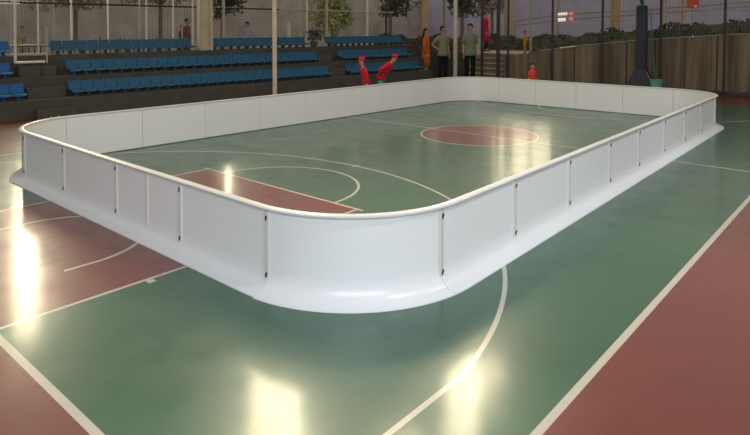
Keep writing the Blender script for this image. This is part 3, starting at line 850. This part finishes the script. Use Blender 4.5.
person('person in a pink red jacket beyond the fence gate', (13.40, 7.84, ZG), toCam + 1.2, 1.62, cloth(196, 28, 66), cloth(40, 40, 44), sleeves='long', arms='down', coat=True)
person('small figure in yellow orange clothes behind the fence', (10.63, 4.62, ZG), toCam + 1.0, .84, cloth(206, 140, 48), cloth(186, 140, 66), sleeves='long', arms='fore', hair=M['hair_brown'])
person('child in beige at the top of the left bleacher stairs', (-1.67, 15.85, ZG), toCam + .4, .96, cloth(160, 148, 120), cloth(160, 146, 116), sleeves='long', coat=True, hair=M['hair_brown'])
person('child in white and blue top with red trousers behind the top row', (4.65, 12.55, ZG), toCam - .9, 1.12, cloth(160, 160, 196), cloth(160, 56, 66), sleeves='long')
person('dark haired person in reddish brown beside the thick column', (3.23, 14.19, ZG), toCam + 1.2, 1.22, cloth(114, 72, 64), cloth(70, 52, 52), sleeves='long')
person('shorter figure in dull brown left of the reddish brown person', (3.49, 14.95, ZG), toCam + .9, 1.02, cloth(122, 92, 80), cloth(80, 62, 58), sleeves='long')

# ------------------------------------------------------------------ light
w = bpy.data.worlds.new('world'); SC.world = w; w.use_nodes = True
nt = w.node_tree; bg = nt.nodes['Background']
tc = nt.nodes.new('ShaderNodeTexCoord'); sp = nt.nodes.new('ShaderNodeSeparateXYZ'); nt.links.new(tc.outputs['Generated'], sp.inputs[0])
rp = nt.nodes.new('ShaderNodeValToRGB'); nt.links.new(sp.outputs['Z'], rp.inputs['Fac'])
e = rp.color_ramp.elements
e[0].position = 0.0; e[0].color = (.62, .57, .50, 1); e[1].position = .42; e[1].color = (.62, .56, .48, 1)
q = e.new(.78); q.color = (.40, .37, .33, 1)
nt.links.new(rp.outputs['Color'], bg.inputs['Color']); bg.inputs['Strength'].default_value = 0.74

def lamp(loc, size, power, col, target=None, shape='DISK', name='hall_lamp'):
    l = bpy.data.lights.new(name, 'AREA'); l.shape = shape; l.size = size; l.energy = power; l.color = col
    o = bpy.data.objects.new(name, l); C.objects.link(o); o.location = loc
    d = (Vector(target) if target else Vector(loc) - Vector((0, 0, 1))) - Vector(loc)
    o.rotation_euler = d.to_track_quat('-Z', 'Y').to_euler()
    return o
WARM = (1, .87, .58)
def tall_lamp(x, y, z0, z1, wd, radiance):
    # upright lamp panel / lit opening high up around the court, facing the court
    h = z1 - z0
    l = bpy.data.lights.new('tall_lamp', 'AREA'); l.shape = 'RECTANGLE'; l.size = wd; l.size_y = h; l.color = WARM
    l.energy = radiance * wd * h * PI
    o = bpy.data.objects.new('tall_lamp', l); C.objects.link(o); o.location = (x, y, (z0 + z1)/2)
    d = Vector((-6.0 - x, -2.0 - y, 0)).normalized()
    o.rotation_euler = d.to_track_quat('-Z', 'Y').to_euler()
tall_lamp(-3.27, 11.17, 2.29, 5.99, 0.50, 26)
tall_lamp(-4.12, 0.38, 2.41, 5.38, 0.62, 23)
tall_lamp(-2.16, -1.08, 2.32, 3.81, 0.42, 24)
tall_lamp(2.62, 10.95, 2.87, 3.65, 0.22, 34)
tall_lamp(16.87, 7.91, 3.36, 6.52, 2.60, 5.5)

def soft(loc, sx, sy, power, col, target, name):
    l = bpy.data.lights.new(name, 'AREA'); l.shape = 'RECTANGLE'; l.size = sx; l.size_y = sy; l.energy = power; l.color = col
    o = bpy.data.objects.new(name, l); C.objects.link(o); o.location = loc
    o.rotation_euler = (Vector(target) - Vector(loc)).to_track_quat('-Z', 'Y').to_euler()
# daylight from the open side of the hall behind the camera
soft((-10.6, -7.6, 4.0), 6, 2.5, 450, (.80, .89, 1), (-5, -2, .2), 'open_side_daylight')
# cool spot lamps high over the near side: their steep light leaves a shadow under the rail
for x, y, e_ in ((-5.2, -5.9, 300), (-1.6, -5.6, 330), (2.2, -5.6, 330)):
    l = bpy.data.lights.new('side_spot', 'SPOT'); l.energy = e_; l.color = (.95, .97, 1); l.spot_size = math.radians(84); l.spot_blend = .7; l.shadow_soft_size = .12
    o = bpy.data.objects.new('side_spot', l); C.objects.link(o); o.location = (x, y, 5.0)
    o.rotation_euler = (Vector((x - .3, -3.6, 0)) - Vector((x, y, 5.0))).to_track_quat('-Z', 'Y').to_euler()
# warm ceiling panel lamps above the rink
for x, y in ((-4, 1), (-1, 1), (2, 1)):
    soft((x, y, 5.5), 1.2, .5, 55, (1, .80, .55), (x, y, 0), 'ceiling_lamp')
